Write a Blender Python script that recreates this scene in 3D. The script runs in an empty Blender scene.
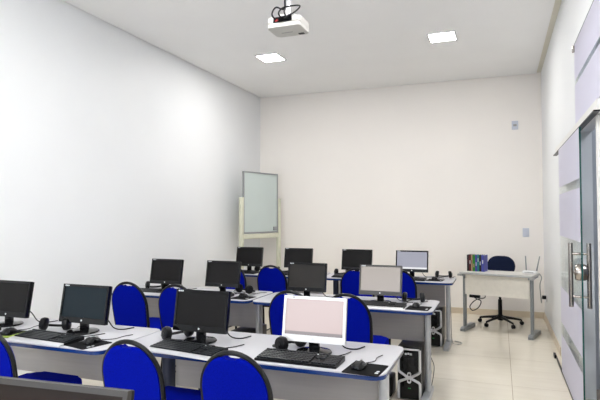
import bpy, bmesh, math, random
from mathutils import Vector, Matrix
random.seed(7)
PI = math.pi
SC = bpy.context.scene
COL = SC.collection

# ------------------------------------------------------------------ materials
def new_mat(name):
    m = bpy.data.materials.new(name); m.use_nodes = True
    nt = m.node_tree
    return m, nt, nt.nodes['Principled BSDF']

def pm(name, color, rough=0.5, metal=0.0, vary=0.04, scale=20.0, bump=0.0, spec=0.5, coat=0.0, stretch=None):
    m, nt, b = new_mat(name)
    N, L = nt.nodes, nt.links
    tc = N.new('ShaderNodeTexCoord')
    no = N.new('ShaderNodeTexNoise'); no.inputs['Scale'].default_value = scale; no.inputs['Detail'].default_value = 4
    if stretch:
        mp = N.new('ShaderNodeMapping'); mp.inputs['Scale'].default_value = stretch
        L.new(tc.outputs['Object'], mp.inputs['Vector']); L.new(mp.outputs['Vector'], no.inputs['Vector'])
    else:
        L.new(tc.outputs['Object'], no.inputs['Vector'])
    cr = N.new('ShaderNodeValToRGB')
    c = Vector(color[:3])
    lo, hi = c * (1 - vary), c * (1 + vary)
    cr.color_ramp.elements[0].position = 0.3; cr.color_ramp.elements[1].position = 0.7
    cr.color_ramp.elements[0].color = (*[min(1, v) for v in lo], 1)
    cr.color_ramp.elements[1].color = (*[min(1, v) for v in hi], 1)
    L.new(no.outputs['Fac'], cr.inputs['Fac']); L.new(cr.outputs['Color'], b.inputs['Base Color'])
    b.inputs['Roughness'].default_value = rough; b.inputs['Metallic'].default_value = metal
    b.inputs['Specular IOR Level'].default_value = spec
    b.inputs['Coat Weight'].default_value = coat
    if bump:
        bp = N.new('ShaderNodeBump'); bp.inputs['Strength'].default_value = bump; bp.inputs['Distance'].default_value = 0.002
        L.new(no.outputs['Fac'], bp.inputs['Height']); L.new(bp.outputs['Normal'], b.inputs['Normal'])
    return m

def s2l(r, g, b):
    f = lambda v: (v / 255 / 12.92) if v / 255 <= 0.04045 else ((v / 255 + 0.055) / 1.055) ** 2.4
    return (f(r), f(g), f(b))

M = {}
M['wall_side'] = pm('wall_paint_cool', (0.85, 0.862, 0.876), 0.5, vary=0.012, scale=1.2)
M['wall_back'] = pm('wall_paint_warm', (0.91, 0.865, 0.82), 0.6, vary=0.012, scale=1.2)
M['ceiling'] = pm('ceiling_plaster', (0.91, 0.905, 0.90), 0.8, vary=0.01, scale=2)
M['gap'] = pm('ceiling_gap_plaster', (0.74, 0.71, 0.62), 0.8, vary=0.03, scale=4)
M['baseboard'] = pm('baseboard_tile', (0.70, 0.60, 0.46), 0.3, vary=0.05, scale=4)
M['hall_wall'] = pm('hall_wall_paint', (0.50, 0.52, 0.56), 0.35, vary=0.03, scale=2)
M['hall_floor'] = pm('hall_floor_stone', (0.34, 0.27, 0.21), 0.35, vary=0.12, scale=9)
M['top'] = pm('desk_laminate_light_grey', (0.52, 0.515, 0.545), 0.33, vary=0.02, scale=60)
M['blue_edge'] = pm('blue_pvc_edge', s2l(16, 50, 112), 0.25, vary=0.05, scale=30)
M['panel'] = pm('grey_modesty_laminate', (0.38, 0.36, 0.355), 0.38, vary=0.05, scale=3, stretch=(1, 1, 14))
M['leg'] = pm('grey_painted_steel', (0.46, 0.47, 0.49), 0.35, metal=0.35, vary=0.04, scale=30)
M['leg_dark'] = pm('dark_navy_leg', (0.010, 0.016, 0.045), 0.45, vary=0.05, scale=30)  # darker navy tone for left leg columns of the right-hand desks
M['teach_top'] = pm('teacher_desk_cream_laminate', (0.70, 0.68, 0.63), 0.35, vary=0.03, scale=30)
M['teach_panel'] = pm('teacher_desk_panel_cream', (0.80, 0.755, 0.67), 0.45, vary=0.03, scale=20)
M['teach_edge'] = pm('teacher_desk_grey_edge', (0.42, 0.42, 0.41), 0.4, vary=0.04, scale=30)
M['teach_leg'] = pm('teacher_desk_grey_steel', (0.24, 0.255, 0.265), 0.4, metal=0.3, vary=0.04, scale=30)
M['blue'] = pm('royal_blue_fabric', (0.0005, 0.0060, 0.29), 0.85, vary=0.16, scale=160, bump=0.25, spec=0.04)
M['navy'] = pm('navy_fabric', (0.003, 0.008, 0.034), 0.8, vary=0.16, scale=160, bump=0.25, spec=0.2)
M['black'] = pm('black_plastic', (0.005, 0.005, 0.006), 0.35, vary=0.1, scale=40, spec=0.2)
M['black_tube'] = pm('black_painted_tube', (0.006, 0.006, 0.007), 0.3, vary=0.1, scale=40, spec=0.25)
M['black_matte'] = pm('black_matte', (0.005, 0.005, 0.006), 0.8, vary=0.1, scale=60, spec=0.1)
M['key'] = pm('black_keycaps', (0.019, 0.021, 0.024), 0.4, vary=0.12, scale=80, spec=0.25)
M['gloss_black'] = pm('glossy_black_plastic', (0.004, 0.004, 0.005), 0.12, vary=0.1, scale=20, spec=0.3)
M['silver'] = pm('silver_plastic', (0.62, 0.62, 0.64), 0.3, metal=0.4, vary=0.03, scale=40)
M['pale_silver'] = pm('pale_silver_plastic', (0.80, 0.78, 0.76), 0.3, metal=0.1, vary=0.03, scale=40)
M['bronze'] = pm('bronze_grey_plastic', (0.038, 0.032, 0.028), 0.3, metal=0.2, vary=0.05, scale=40)
M['screen'] = pm('dark_glass_screen', (0.013, 0.012, 0.012), 0.22, vary=0.06, scale=5, spec=0.12)
M['screen_teal_sheen'] = pm('dark_screen_teal_sheen', (0.016, 0.024, 0.030), 0.2, vary=0.06, scale=5, spec=0.12)  # teal reflection put into the base colour of this dark screen
M['screen_grey'] = pm('dark_grey_glass_screen', (0.034, 0.031, 0.029), 0.22, vary=0.06, scale=5, spec=0.12)
M['screen_brown'] = pm('brown_grey_glass_screen', (0.022, 0.015, 0.012), 0.25, vary=0.06, scale=5, spec=0.12)
M['sticker'] = pm('pale_sticker', (0.72, 0.73, 0.75), 0.5, vary=0.04, scale=60)
M['mark'] = pm('grey_white_mark', (0.60, 0.62, 0.64), 0.4, vary=0.04, scale=60)
M['white'] = pm('white_plastic', (0.78, 0.78, 0.78), 0.4, vary=0.02, scale=30)
M['plate'] = pm('bluish_white_plate', (0.60, 0.63, 0.72), 0.4, vary=0.02, scale=30)
M['grey_cable'] = pm('grey_cable', (0.35, 0.35, 0.34), 0.5, vary=0.05, scale=30)
M['steel'] = pm('polished_steel', (0.40, 0.365, 0.335), 0.22, metal=1.0, vary=0.05, scale=30)
M['wood'] = pm('cream_painted_wood', (0.66, 0.655, 0.52), 0.5, vary=0.05, scale=8, stretch=(6, 6, 1))
M['board'] = pm('whiteboard_enamel', (0.56, 0.63, 0.61), 0.22, vary=0.02, scale=3)
M['board_frame'] = pm('aluminium_board_frame', (0.33, 0.34, 0.35), 0.35, metal=0.6, vary=0.05, scale=30)
M['rail'] = pm('white_aluminium_rail', (0.82, 0.81, 0.79), 0.4, vary=0.02, scale=20)
M['green_film'] = pm('green_yellow_pad_print', (0.30, 0.42, 0.04), 0.5, vary=0.4, scale=25)
M['tower_brown'] = pm('dark_steel_case', (0.020, 0.017, 0.016), 0.4, metal=0.3, vary=0.1, scale=30)
M['red'] = pm('red_plug', (0.45, 0.03, 0.03), 0.4, vary=0.05)
M['green_led'] = pm('green_button', (0.02, 0.30, 0.06), 0.4, vary=0.05)
M['proj_white'] = pm('projector_offwhite', (0.52, 0.51, 0.485), 0.45, vary=0.03, scale=30)
M['lens_glass'] = pm('dark_lens_glass', (0.01, 0.01, 0.015), 0.08, vary=0.05)
for nm, c in (('book_black', (20, 18, 22)), ('book_maroon', (84, 26, 30)), ('book_tan', (176, 140, 112)),
              ('book_green', (38, 118, 36)), ('book_violet', (66, 58, 150)), ('book_teal', (20, 120, 116)),
              ('book_dark', (16, 15, 24)), ('book_blue', (70, 74, 158))):
    M[nm] = pm(nm + '_cover', s2l(*c), 0.4, vary=0.12, scale=30)
M['paper'] = pm('page_block_paper', (0.75, 0.73, 0.67), 0.8, vary=0.05, scale=100)

def emissive(name, color, strength):
    m, nt, b = new_mat(name)
    b.inputs['Base Color'].default_value = (0.02, 0.02, 0.02, 1)
    b.inputs['Roughness'].default_value = 0.25
    b.inputs['Emission Color'].default_value = (*color, 1)
    b.inputs['Emission Strength'].default_value = strength
    return m
M['lamp'] = emissive('led_diffuser', (1.0, 0.985, 0.96), 34.0)
M['window_fill'] = emissive('window_fill_glow', (0.84, 0.92, 1.0), 2.15)  # cool fill glow for the window added behind the viewpoint
M['hall_fill'] = emissive('hall_fill_diffuser', (0.86, 0.92, 1.0), 7.0)  # glow of the lamp added in the hall
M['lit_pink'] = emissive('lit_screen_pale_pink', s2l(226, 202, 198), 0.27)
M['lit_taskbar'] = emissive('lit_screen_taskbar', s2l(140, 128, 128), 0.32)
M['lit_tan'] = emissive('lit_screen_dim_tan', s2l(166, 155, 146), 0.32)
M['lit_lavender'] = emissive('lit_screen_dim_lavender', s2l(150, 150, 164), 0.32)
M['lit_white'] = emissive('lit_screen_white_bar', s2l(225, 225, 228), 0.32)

def floor_mat():
    m, nt, b = new_mat('polished_porcelain_tiles'); N, L = nt.nodes, nt.links
    tc = N.new('ShaderNodeTexCoord'); sep = N.new('ShaderNodeSeparateXYZ'); L.new(tc.outputs['Object'], sep.inputs[0])
    def line(sock, off, pitch, w):
        a = N.new('ShaderNodeMath'); a.operation = 'ADD'; a.inputs[1].default_value = off; L.new(sock, a.inputs[0])
        d = N.new('ShaderNodeMath'); d.operation = 'PINGPONG'; d.inputs[1].default_value = pitch / 2; L.new(a.outputs[0], d.inputs[0])
        c = N.new('ShaderNodeMath'); c.operation = 'LESS_THAN'; c.inputs[1].default_value = w; L.new(d.outputs[0], c.inputs[0])
        return c.outputs[0]
    lx = line(sep.outputs['X'], 9 - 0.08, 0.9, 0.0022); ly = line(sep.outputs['Y'], 9 - 0.35, 0.9, 0.0016)
    mx = N.new('ShaderNodeMath'); mx.operation = 'MAXIMUM'; L.new(lx, mx.inputs[0]); L.new(ly, mx.inputs[1])
    no = N.new('ShaderNodeTexNoise'); no.inputs['Scale'].default_value = 3; no.inputs['Detail'].default_value = 5
    mp = N.new('ShaderNodeMapping'); mp.inputs['Scale'].default_value = (0.7, 5, 1)
    L.new(tc.outputs['Object'], mp.inputs['Vector']); L.new(mp.outputs['Vector'], no.inputs['Vector'])
    cr = N.new('ShaderNodeValToRGB'); cr.color_ramp.elements[0].position = 0.3; cr.color_ramp.elements[1].position = 0.7
    cr.color_ramp.elements[0].color = (0.80, 0.735, 0.615, 1); cr.color_ramp.elements[1].color = (0.85, 0.79, 0.67, 1)
    L.new(no.outputs['Fac'], cr.inputs['Fac'])
    mi = N.new('ShaderNodeMix'); mi.data_type = 'RGBA'; mi.inputs['B'].default_value = (0.42, 0.34, 0.24, 1)
    L.new(mx.outputs[0], mi.inputs['Factor']); L.new(cr.outputs['Color'], mi.inputs['A'])
    L.new(mi.outputs['Result'], b.inputs['Base Color'])
    b.inputs['Roughness'].default_value = 0.16; b.inputs['Specular IOR Level'].default_value = 0.5
    return m
M['floor'] = floor_mat()

def glass_mat(name, tint, gloss=0.09):
    m, nt, b = new_mat(name); N, L = nt.nodes, nt.links
    N.remove(b); out = N['Material Output']
    t = N.new('ShaderNodeBsdfTransparent'); t.inputs['Color'].default_value = (*tint, 1)
    g = N.new('ShaderNodeBsdfGlossy'); g.inputs['Roughness'].default_value = 0.02
    lw = N.new('ShaderNodeLayerWeight'); lw.inputs['Blend'].default_value = 0.18
    mu = N.new('ShaderNodeMath'); mu.operation = 'MULTIPLY'; mu.inputs[1].default_value = gloss * 4; L.new(lw.outputs['Fresnel'], mu.inputs[0])
    mi = N.new('ShaderNodeMixShader'); L.new(mu.outputs[0], mi.inputs[0]); L.new(t.outputs[0], mi.inputs[1]); L.new(g.outputs[0], mi.inputs[2])
    L.new(mi.outputs[0], out.inputs['Surface'])
    return m
M['glass'] = glass_mat('clear_green_glass', (0.965, 0.985, 0.978))
M['glass_edge'] = pm('green_glass_edge', (0.012, 0.085, 0.082), 0.12, vary=0.1, scale=8)

def film_mat(name, color, tr):
    m, nt, b = new_mat(name); N, L = nt.nodes, nt.links
    N.remove(b); out = N['Material Output']
    d = N.new('ShaderNodeBsdfDiffuse'); t = N.new('ShaderNodeBsdfTranslucent')
    no = N.new('ShaderNodeTexNoise'); no.inputs['Scale'].default_value = 2
    cr = N.new('ShaderNodeValToRGB'); c = Vector(color)
    cr.color_ramp.elements[0].color = (*(c * 0.97), 1); cr.color_ramp.elements[1].color = (*c, 1)
    L.new(no.outputs['Fac'], cr.inputs['Fac']); L.new(cr.outputs['Color'], d.inputs['Color']); L.new(cr.outputs['Color'], t.inputs['Color'])
    mi = N.new('ShaderNodeMixShader'); mi.inputs[0].default_value = tr
    L.new(d.outputs[0], mi.inputs[1]); L.new(t.outputs[0], mi.inputs[2]); L.new(mi.outputs[0], out.inputs['Surface'])
    return m
M['film'] = film_mat('frosted_lavender_film', (0.80, 0.782, 0.875), 0.3)

# ------------------------------------------------------------------ mesh helpers
def box(bm, cx, cy, cz, sx, sy, sz, rot=None, bev=0.0, seg=2):
    g = bmesh.ops.create_cube(bm, size=1.0)
    vs = g['verts']
    for v in vs: v.co = Vector((v.co.x * sx, v.co.y * sy, v.co.z * sz))
    if bev:
        es = list({e for v in vs for e in v.link_edges})
        r = bmesh.ops.bevel(bm, geom=es, offset=bev, segments=seg, affect='EDGES', profile=0.5)
        vs = list({v for f in r['faces'] for v in f.verts} | {v for v in vs if v.is_valid})
    mat = Matrix.Translation((cx, cy, cz)) @ (rot if rot else Matrix.Identity(4))
    for v in vs: v.co = mat @ v.co
    return vs

def tube(bm, pts, r, n=8, cap=True, closed=False):
    pts = [Vector(p) for p in pts]; rings = []
    k = len(pts); ref = None
    for i, p in enumerate(pts):
        a = pts[(i - 1) % k] if (i > 0 or closed) else p
        b = pts[(i + 1) % k] if (i < k - 1 or closed) else p
        t = (b - a).normalized()
        if ref is None: ref = Vector((0, 0, 1)) if abs(t.z) < 0.9 else Vector((1, 0, 0))
        u = (ref - t * ref.dot(t))
        if u.length < 1e-5: u = t.orthogonal()
        u.normalize(); ref = u; w = t.cross(u)
        rr = r[i] if isinstance(r, (list, tuple)) else r
        rings.append([bm.verts.new(p + (u * math.cos(2 * PI * j / n) + w * math.sin(2 * PI * j / n)) * rr) for j in range(n)])
    m = k if closed else k - 1
    for i in range(m):
        A, B = rings[i], rings[(i + 1) % k]
        for j in range(n): bm.faces.new((A[j], A[(j + 1) % n], B[(j + 1) % n], B[j]))
    if cap and not closed:
        bm.faces.new(list(reversed(rings[0]))); bm.faces.new(rings[-1])

def lathe(bm, prof, c=(0, 0, 0), n=28, rot=None):
    mat = Matrix.Translation(c) @ (rot if rot else Matrix.Identity(4)); rings = []
    for r, z in prof:
        rings.append([bm.verts.new(mat @ Vector((r * math.cos(2 * PI * j / n), r * math.sin(2 * PI * j / n), z))) for j in range(n)])
    for A, B in zip(rings, rings[1:]):
        for j in range(n): bm.faces.new((A[j], A[(j + 1) % n], B[(j + 1) % n], B[j]))
    bm.faces.new(list(reversed(rings[0]))); bm.faces.new(rings[-1])

def prism(bm, outline, fn, t0, t1, bev=0.0):
    """outline: list of (u,v); fn(u,v,t)->xyz."""
    A = [bm.verts.new(fn(u, v, t0)) for u, v in outline]; B = [bm.verts.new(fn(u, v, t1)) for u, v in outline]
    n = len(outline)
    fa = bm.faces.new(A); fb = bm.faces.new(list(reversed(B)))
    for i in range(n): bm.faces.new((A[(i + 1) % n], A[i], B[i], B[(i + 1) % n]))
    if bev:
        es = list(set(fa.edges) | set(fb.edges))
        bmesh.ops.bevel(bm, geom=es, offset=bev, segments=3, affect='EDGES', profile=0.6)

def rrect(w, d, r, n=6, x0=0, y0=0):
    o = []
    for cx, cy, a0 in ((w / 2 - r, d / 2 - r, 0), (-w / 2 + r, d / 2 - r, PI / 2), (-w / 2 + r, -d / 2 + r, PI), (w / 2 - r, -d / 2 + r, 1.5 * PI)):
        for i in range(n + 1):
            a = a0 + PI / 2 * i / n; o.append((x0 + cx + r * math.cos(a), y0 + cy + r * math.sin(a)))
    return o

def bez(pts, n=8):
    """Catmull-Rom through pts."""
    P = [Vector(p) for p in pts]; P = [P[0] * 2 - P[1]] + P + [P[-1] * 2 - P[-2]]; o = []
    for i in range(1, len(P) - 2):
        for k in range(n):
            t = k / n; a, b, c, d = P[i - 1:i + 3]
            o.append(0.5 * ((2 * b) + (c - a) * t + (2 * a - 5 * b + 4 * c - d) * t * t + (3 * b - a - 3 * c + d) * t ** 3))
    o.append(P[-2]); return o

def obj(name, bm, m, parent=None, smooth=40):
    bmesh.ops.recalc_face_normals(bm, faces=bm.faces[:])
    me = bpy.data.meshes.new(name); bm.to_mesh(me); bm.free()
    me.materials.append(M[m] if isinstance(m, str) else m)
    if smooth:
        me.shade_smooth(); me.set_sharp_from_angle(angle=math.radians(smooth))
    o = bpy.data.objects.new(name, me); COL.objects.link(o)
    if parent: o.parent = parent
    return o
def B(): return bmesh.new()
def obox(name, m, parent, *a, **k):
    bm = B(); box(bm, *a, **k); return obj(name, bm, m, parent)
def otube(name, m, parent, pts, r, n=8):
    bm = B(); tube(bm, pts, r, n); return obj(name, bm, m, parent)

def tag(o, label, cat, group=None):
    o['label'] = label; o['category'] = cat
    if group: o['group'] = group
    return o
def thing(name, label, cat, loc=(0, 0, 0), rz=0, group=None):
    o = bpy.data.objects.new(name, None); COL.objects.link(o); o.empty_display_size = 0.05
    o.location = loc; o.rotation_euler = (0, 0, rz)
    return tag(o, label, cat, group)
def struct(name, bm, m, parent=None):
    o = obj(name, bm, m, parent, smooth=None)
    if not parent: o['kind'] = 'structure'
    return o
def dup(root, loc, rz, label, group=None):
    def cp(o, par):
        c = o.copy(); COL.objects.link(c)
        if par: c.parent = par
        for ch in list(o.children): cp(ch, c)
        return c
    r = cp(root, None); r.location = loc; r.rotation_euler = (0, 0, rz); r['label'] = label
    if group: r['group'] = group
    return r

# ------------------------------------------------------------------ room shell
XL, XR, YB, YF, ZC = -3.816, 0.572, 8.15, -1.2, 3.461
T = 0.12
bm = B(); box(bm, (XL + XR) / 2, (YF + YB) / 2, -0.05, XR - XL + 2 * T, YB - YF + 2 * T, 0.1); struct('floor', bm, 'floor')
bm = B(); box(bm, (XL + 0.02 + XR - 0.06) / 2, (YF + YB) / 2, ZC + 0.05, XR - XL - 0.08, YB - YF - 0.03, 0.1); struct('ceiling', bm, 'ceiling')
bm = B(); box(bm, XR - 0.03, (YF + YB) / 2, ZC + 0.037, 0.06, YB - YF, 0.05); struct('trim_1', bm, 'gap')
bm = B(); box(bm, XL + 0.01, (YF + YB) / 2, ZC + 0.04, 0.02, YB - YF, 0.05); struct('trim_2', bm, 'gap')
bm = B(); box(bm, (XL + XR) / 2, YB - 0.0075, ZC + 0.04, XR - XL - 0.08, 0.015, 0.05); struct('trim_3', bm, 'gap')
H = ZC + 0.12
bm = B(); box(bm, XL - T / 2, (YF + YB) / 2, H / 2, T, YB - YF + 2 * T, H); struct('wall_left', bm, 'wall_side')
bm = B(); box(bm, (XL + XR) / 2, YB + T / 2, H / 2, XR - XL, T, H); struct('wall_back', bm, 'wall_back')
bm = B(); box(bm, (XL + XR) / 2, YF - T / 2, H / 2, XR - XL, T, H); struct('wall_front', bm, 'wall_side')
# unseen window added behind the viewpoint; its glowing pane fills the room with light
w2 = bpy.data.objects.new('added_window', None); COL.objects.link(w2); w2['kind'] = 'structure'; w2.location = (-1.7, YF, 1.75)
bm = B()
for cx, cz, sx, sz in ((0, 0.70, 2.6, 0.06), (0, -0.70, 2.6, 0.06), (-1.27, 0, 0.06, 1.34), (1.27, 0, 0.06, 1.34), (0, 0, 0.05, 1.34)):
    box(bm, cx, 0.02, cz, sx, 0.04, sz)
obj('frame', bm, 'rail', w2)
obox('pane', 'window_fill', w2, 0, 0.008, 0, 2.5, 0.012, 1.36)
# right wall with the doorway (and the glazed strip over it)
DY0, DY1, DZ, TZ0, TZ1, TY0, TY1 = 3.70, 4.72, 2.11, 2.17, 2.72, 2.40, 4.48
bm = B()
def wy(y0, y1, z0, z1): box(bm, XR + T / 2, (y0 + y1) / 2, (z0 + z1) / 2, T, y1 - y0, z1 - z0)
wy(YF - T, TY0, 0, H); wy(TY0, DY0, 0, TZ0); wy(DY0, DY1, DZ, TZ0); wy(TY0, TY1, TZ1, H)
wy(TY1, DY1, TZ0, H); wy(DY1, YB + T, 0, H)
struct('wall_right', bm, 'wall_side')
bb = 0.085
bm = B(); box(bm, (XL + XR) / 2, YB - 0.006, bb / 2, XR - XL, 0.012, bb); struct('baseboard_back', bm, 'baseboard')
bm = B(); box(bm, XL + 0.006, (YF + YB) / 2, bb / 2, 0.012, YB - YF - 0.03, bb); struct('baseboard_left', bm, 'baseboard')
bm = B(); box(bm, XR - 0.006, (6.05 + YB - 0.013) / 2, bb / 2, 0.012, YB - 6.05 - 0.013, bb); struct('baseboard_right', bm, 'baseboard')
# hallway seen through the doorway
bm = B(); box(bm, 1.9, 4.0, -0.05, 2.4, 5.4, 0.1); struct('floor_hall', bm, 'hall_floor')
bm = B(); box(bm, 1.9, 5.05, 1.6, 2.4, 0.1, 3.2); struct('wall_hall', bm, 'hall_wall')
bm = B(); box(bm, 3.15, 3.6, 1.6, 0.1, 3.0, 3.2); struct('wall_hall_side', bm, 'hall_wall')
bm = B(); box(bm, 1.9, 2.1, 1.6, 2.4, 0.1, 3.2); struct('wall_hall_near', bm, 'hall_wall')
bm = B(); box(bm, 1.9, 3.6, 3.23, 2.4, 3.0, 0.06); struct('ceiling_hall', bm, 'ceiling')
t = thing('ceiling_light', 'added hallway ceiling light panel beyond the glass sliding door', 'ceiling light', (1.7, 3.6, 3.2))
obox('frame', 'white', t, 0, 0, -0.008, 0.64, 0.64, 0.016)
obox('diffuser', 'hall_fill', t, 0, 0, -0.0185, 0.6, 0.6, 0.005)  # unseen lamp added to cast cool light through the glass

# sliding glass door hung on the room side of the wall
d = bpy.data.objects.new('door_1', None); COL.objects.link(d); d.location = (0.52, 4.04, 0); d['kind'] = 'structure'
LW = 1.34
def dbox(name, m, x, y0, y1, z0, z1, sx, **k):
    return obox(name, m, d, x, (y0 + y1) / 2, (z0 + z1) / 2, sx, y1 - y0, z1 - z0, **k)
dbox('glass_leaf', 'glass', 0, 0.004, LW, 0.02, 2.049, 0.01)
dbox('glass_edge', 'glass_edge', 0, 0, 0.004, 0.02, 2.049, 0.011)
for z0, z1 in ((1.70, 2.045), (1.26, 1.635), (0.475, 0.80), (0.025, 0.365)):
    dbox('frosted_film', 'film', -0.0058, 0.012, LW - 0.004, z0, z1, 0.0012)
dbox('bottom_guide', 'black', 0.0, 0.0, 1.99, 0.0, 0.014, 0.012)
dbox('guide_clamp', 'black', -0.012, 1.88, 1.99, 0.0, 0.035, 0.02)
def handle():
    h = otube('handle', 'steel', d, [(-0.055, 0.13, 0.80), (-0.055, 0.13, 1.25)], 0.0155, 14)
    otube('far_bar', 'steel', h, [(0.055, 0.09, 0.80), (0.055, 0.09, 1.25)], 0.0155, 14)
    for z in (0.875, 1.175): otube('crossbar', 'steel', h, [(-0.055, 0.13, z), (0.055, 0.09, z)], 0.009, 10)
handle()
bm = B(); lathe(bm, [(0.05, -0.035), (0.058, -0.022), (0.058, 0.022), (0.05, 0.035)], (0, 0.065, 1.05), rot=Matrix.Rotation(PI / 2, 4, 'Y'))
lk = obj('lock', bm, 'steel', d)
bm = B(); lathe(bm, [(0.012, -0.045), (0.018, -0.04), (0.018, -0.02)], (0, 0.065, 1.05), 16, rot=Matrix.Rotation(PI / 2, 4, 'Y')); obj('lock_knob', bm, 'steel', lk)
# track above the leaf
bm = B(); box(bm, 0.5535, (3.45 + 5.93) / 2, 2.09, 0.037, 2.48, 0.064); tr = struct('trim_4', bm, 'rail')
obox('track_shadow_strip', 'black', tr, 0.535, (3.45 + 5.93) / 2, 2.0535, 0.034, 2.47, 0.009)  # black strip standing in for the shadow gap under the track
# white jamb at the near side of the doorway
bm = B(); box(bm, 0.568, 3.655, 1.027, 0.008, 0.09, 2.054); struct('trim_5', bm, 'rail')
# transom glass
w = bpy.data.objects.new('window_1', None); COL.objects.link(w); w['kind'] = 'structure'
wl = 4.51 - TY0; w.location = (XR - 0.014, TY0 + wl / 2, 2.135)
obox('glass_pane', 'glass', w, 0, 0, 0.31, 0.01, wl, 0.62)
obox('frosted_film', 'film', w, -0.0058, 0, 0.152, 0.0012, wl - 0.004, 0.30)
obox('frosted_film', 'film', w, -0.0058, 0, 0.48, 0.0012, wl - 0.004, 0.275)
obox('pane_edge', 'glass_edge', w, -0.0005, 0, 0.6225, 0.012, wl, 0.005)
bm = B(); box(bm, -0.012, wl / 2 - 0.015, 0.585, 0.022, 0.035, 0.05, bev=0.006); obj('glass_bracket', bm, 'steel', w)

# ------------------------------------------------------------------ ceiling lights
def light(x, y, label, src=None):
    t = thing('ceiling_light', label, 'ceiling light', (x, y, ZC), 0, 'recessed light panels in the ceiling')
    bm = B()
    for sx, sy, cx, cy in ((0.31, 0.02, 0, 0.145), (0.31, 0.02, 0, -0.145), (0.02, 0.27, 0.145, 0), (0.02, 0.27, -0.145, 0)):
        box(bm, cx, cy, -0.006, sx, sy, 0.012)
    obj('frame', bm, 'white', t)
    obox('diffuser', 'lamp', t, 0, 0, -0.0045, 0.27, 0.27, 0.009)
    return t
l0 = light(-2.70, 6.08, 'glowing white ceiling light panel nearer the left wall, left of the other lit panel')
dup(l0, (-0.58, 6.06, ZC), 0, 'glowing white ceiling light panel nearer the glass door wall, right of the projector')
dup(l0, (-2.05, 3.2, ZC), 0, 'added ceiling light panel over the left middle desk, above the frame')  # from here on, unseen panels added to light the room
dup(l0, (-0.9, 3.2, ZC), 0, 'added ceiling light panel over the right middle desk, above the frame')
dup(l0, (-2.05, 0.7, ZC), 0, 'added ceiling light panel close to the viewpoint on the left, above the frame')
dup(l0, (-0.9, 0.7, ZC), 0, 'added ceiling light panel close to the viewpoint on the right, above the frame')

# ------------------------------------------------------------------ projector
t = thing('projector', 'white projector hanging upside down from a ceiling pole with looping black cables', 'projector', (-1.51, 3.74, 2.872))
bm = B(); prism(bm, rrect(0.27, 0.225, 0.03), lambda u, v, z: (u, v, z), 0.0, 0.032, bev=0.008); obj('lower_casing', bm, 'proj_white', t)
bm = B(); prism(bm, rrect(0.268, 0.223, 0.03), lambda u, v, z: (u, v, z), 0.035, 0.078, bev=0.008); obj('upper_casing', bm, 'proj_white', t)
bm = B(); prism(bm, rrect(0.262, 0.217, 0.03), lambda u, v, z: (u, v, z), 0.031, 0.036); obj('seam', bm, 'black_matte', t)
pp = obox('connector_panel', 'black_matte', t, -0.005, -0.111, 0.056, 0.15, 0.008, 0.04)
obox('plug', 'red', pp, -0.05, -0.121, 0.05, 0.024, 0.014, 0.014)
obox('plug', 'black', pp, 0.03, -0.127, 0.06, 0.03, 0.026, 0.016)
bm = B(); lathe(bm, [(0.034, -0.012), (0.034, 0.014), (0.028, 0.016)], (0.075, 0.113, 0.045), rot=Matrix.Rotation(-PI / 2, 4, 'X')); ln = obj('lens', bm, 'black', t)
bm = B(); lathe(bm, [(0.026, 0.0), (0.02, 0.006)], (0.075, 0.1285, 0.045), rot=Matrix.Rotation(-PI / 2, 4, 'X')); obj('lens_glass', bm, 'lens_glass', ln)
bm = B(); box(bm, -0.02, 0.02, -0.0015, 0.09, 0.012, 0.003); obj('mark', bm, 'grey_cable', t)
bm = B(); box(bm, 0.078, 0.08, -0.0012, 0.045, 0.03, 0.003); obj('focus_window', bm, 'black', t)
bm = B()
box(bm, 0, 0, 0.081, 0.16, 0.12, 0.006)
for a in (1, -1):
    box(bm, a * 0.05, 0, 0.102, 0.012, 0.03, 0.042)
box(bm, 0, 0, 0.125, 0.11, 0.05, 0.01)
obj('bracket', bm, 'silver', t)
bm = B(); tube(bm, [(0, 0, 0.128), (0, 0, ZC - 2.872 - 0.01)], 0.022, 14); lathe(bm, [(0.06, 0), (0.06, 0.012)], (0, 0, ZC - 2.872 - 0.012), 20); obj('pole', bm, 'silver', t)
otube('cable', 'black', t, bez([(-0.055, -0.125, 0.05), (-0.07, -0.16, 0.085), (-0.05, -0.13, 0.145), (-0.015, -0.05, 0.16), (-0.024, -0.028, 0.3), (-0.024, -0.02, 0.565)]), 0.006)
otube('cable', 'black', t, bez([(-0.01, -0.12, 0.06), (-0.02, -0.15, 0.09), (-0.012, -0.09, 0.15), (0.06, -0.07, 0.165), (0.125, -0.08, 0.15), (0.10, -0.12, 0.095), (0.045, -0.14, 0.06)]), 0.006)
otube('cable', 'black', t, bez([(0.03, -0.13, 0.065), (0.02, -0.14, 0.10), (-0.01, -0.04, 0.18), (-0.03, -0.012, 0.35), (-0.03, -0.008, 0.57)]), 0.005)

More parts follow.
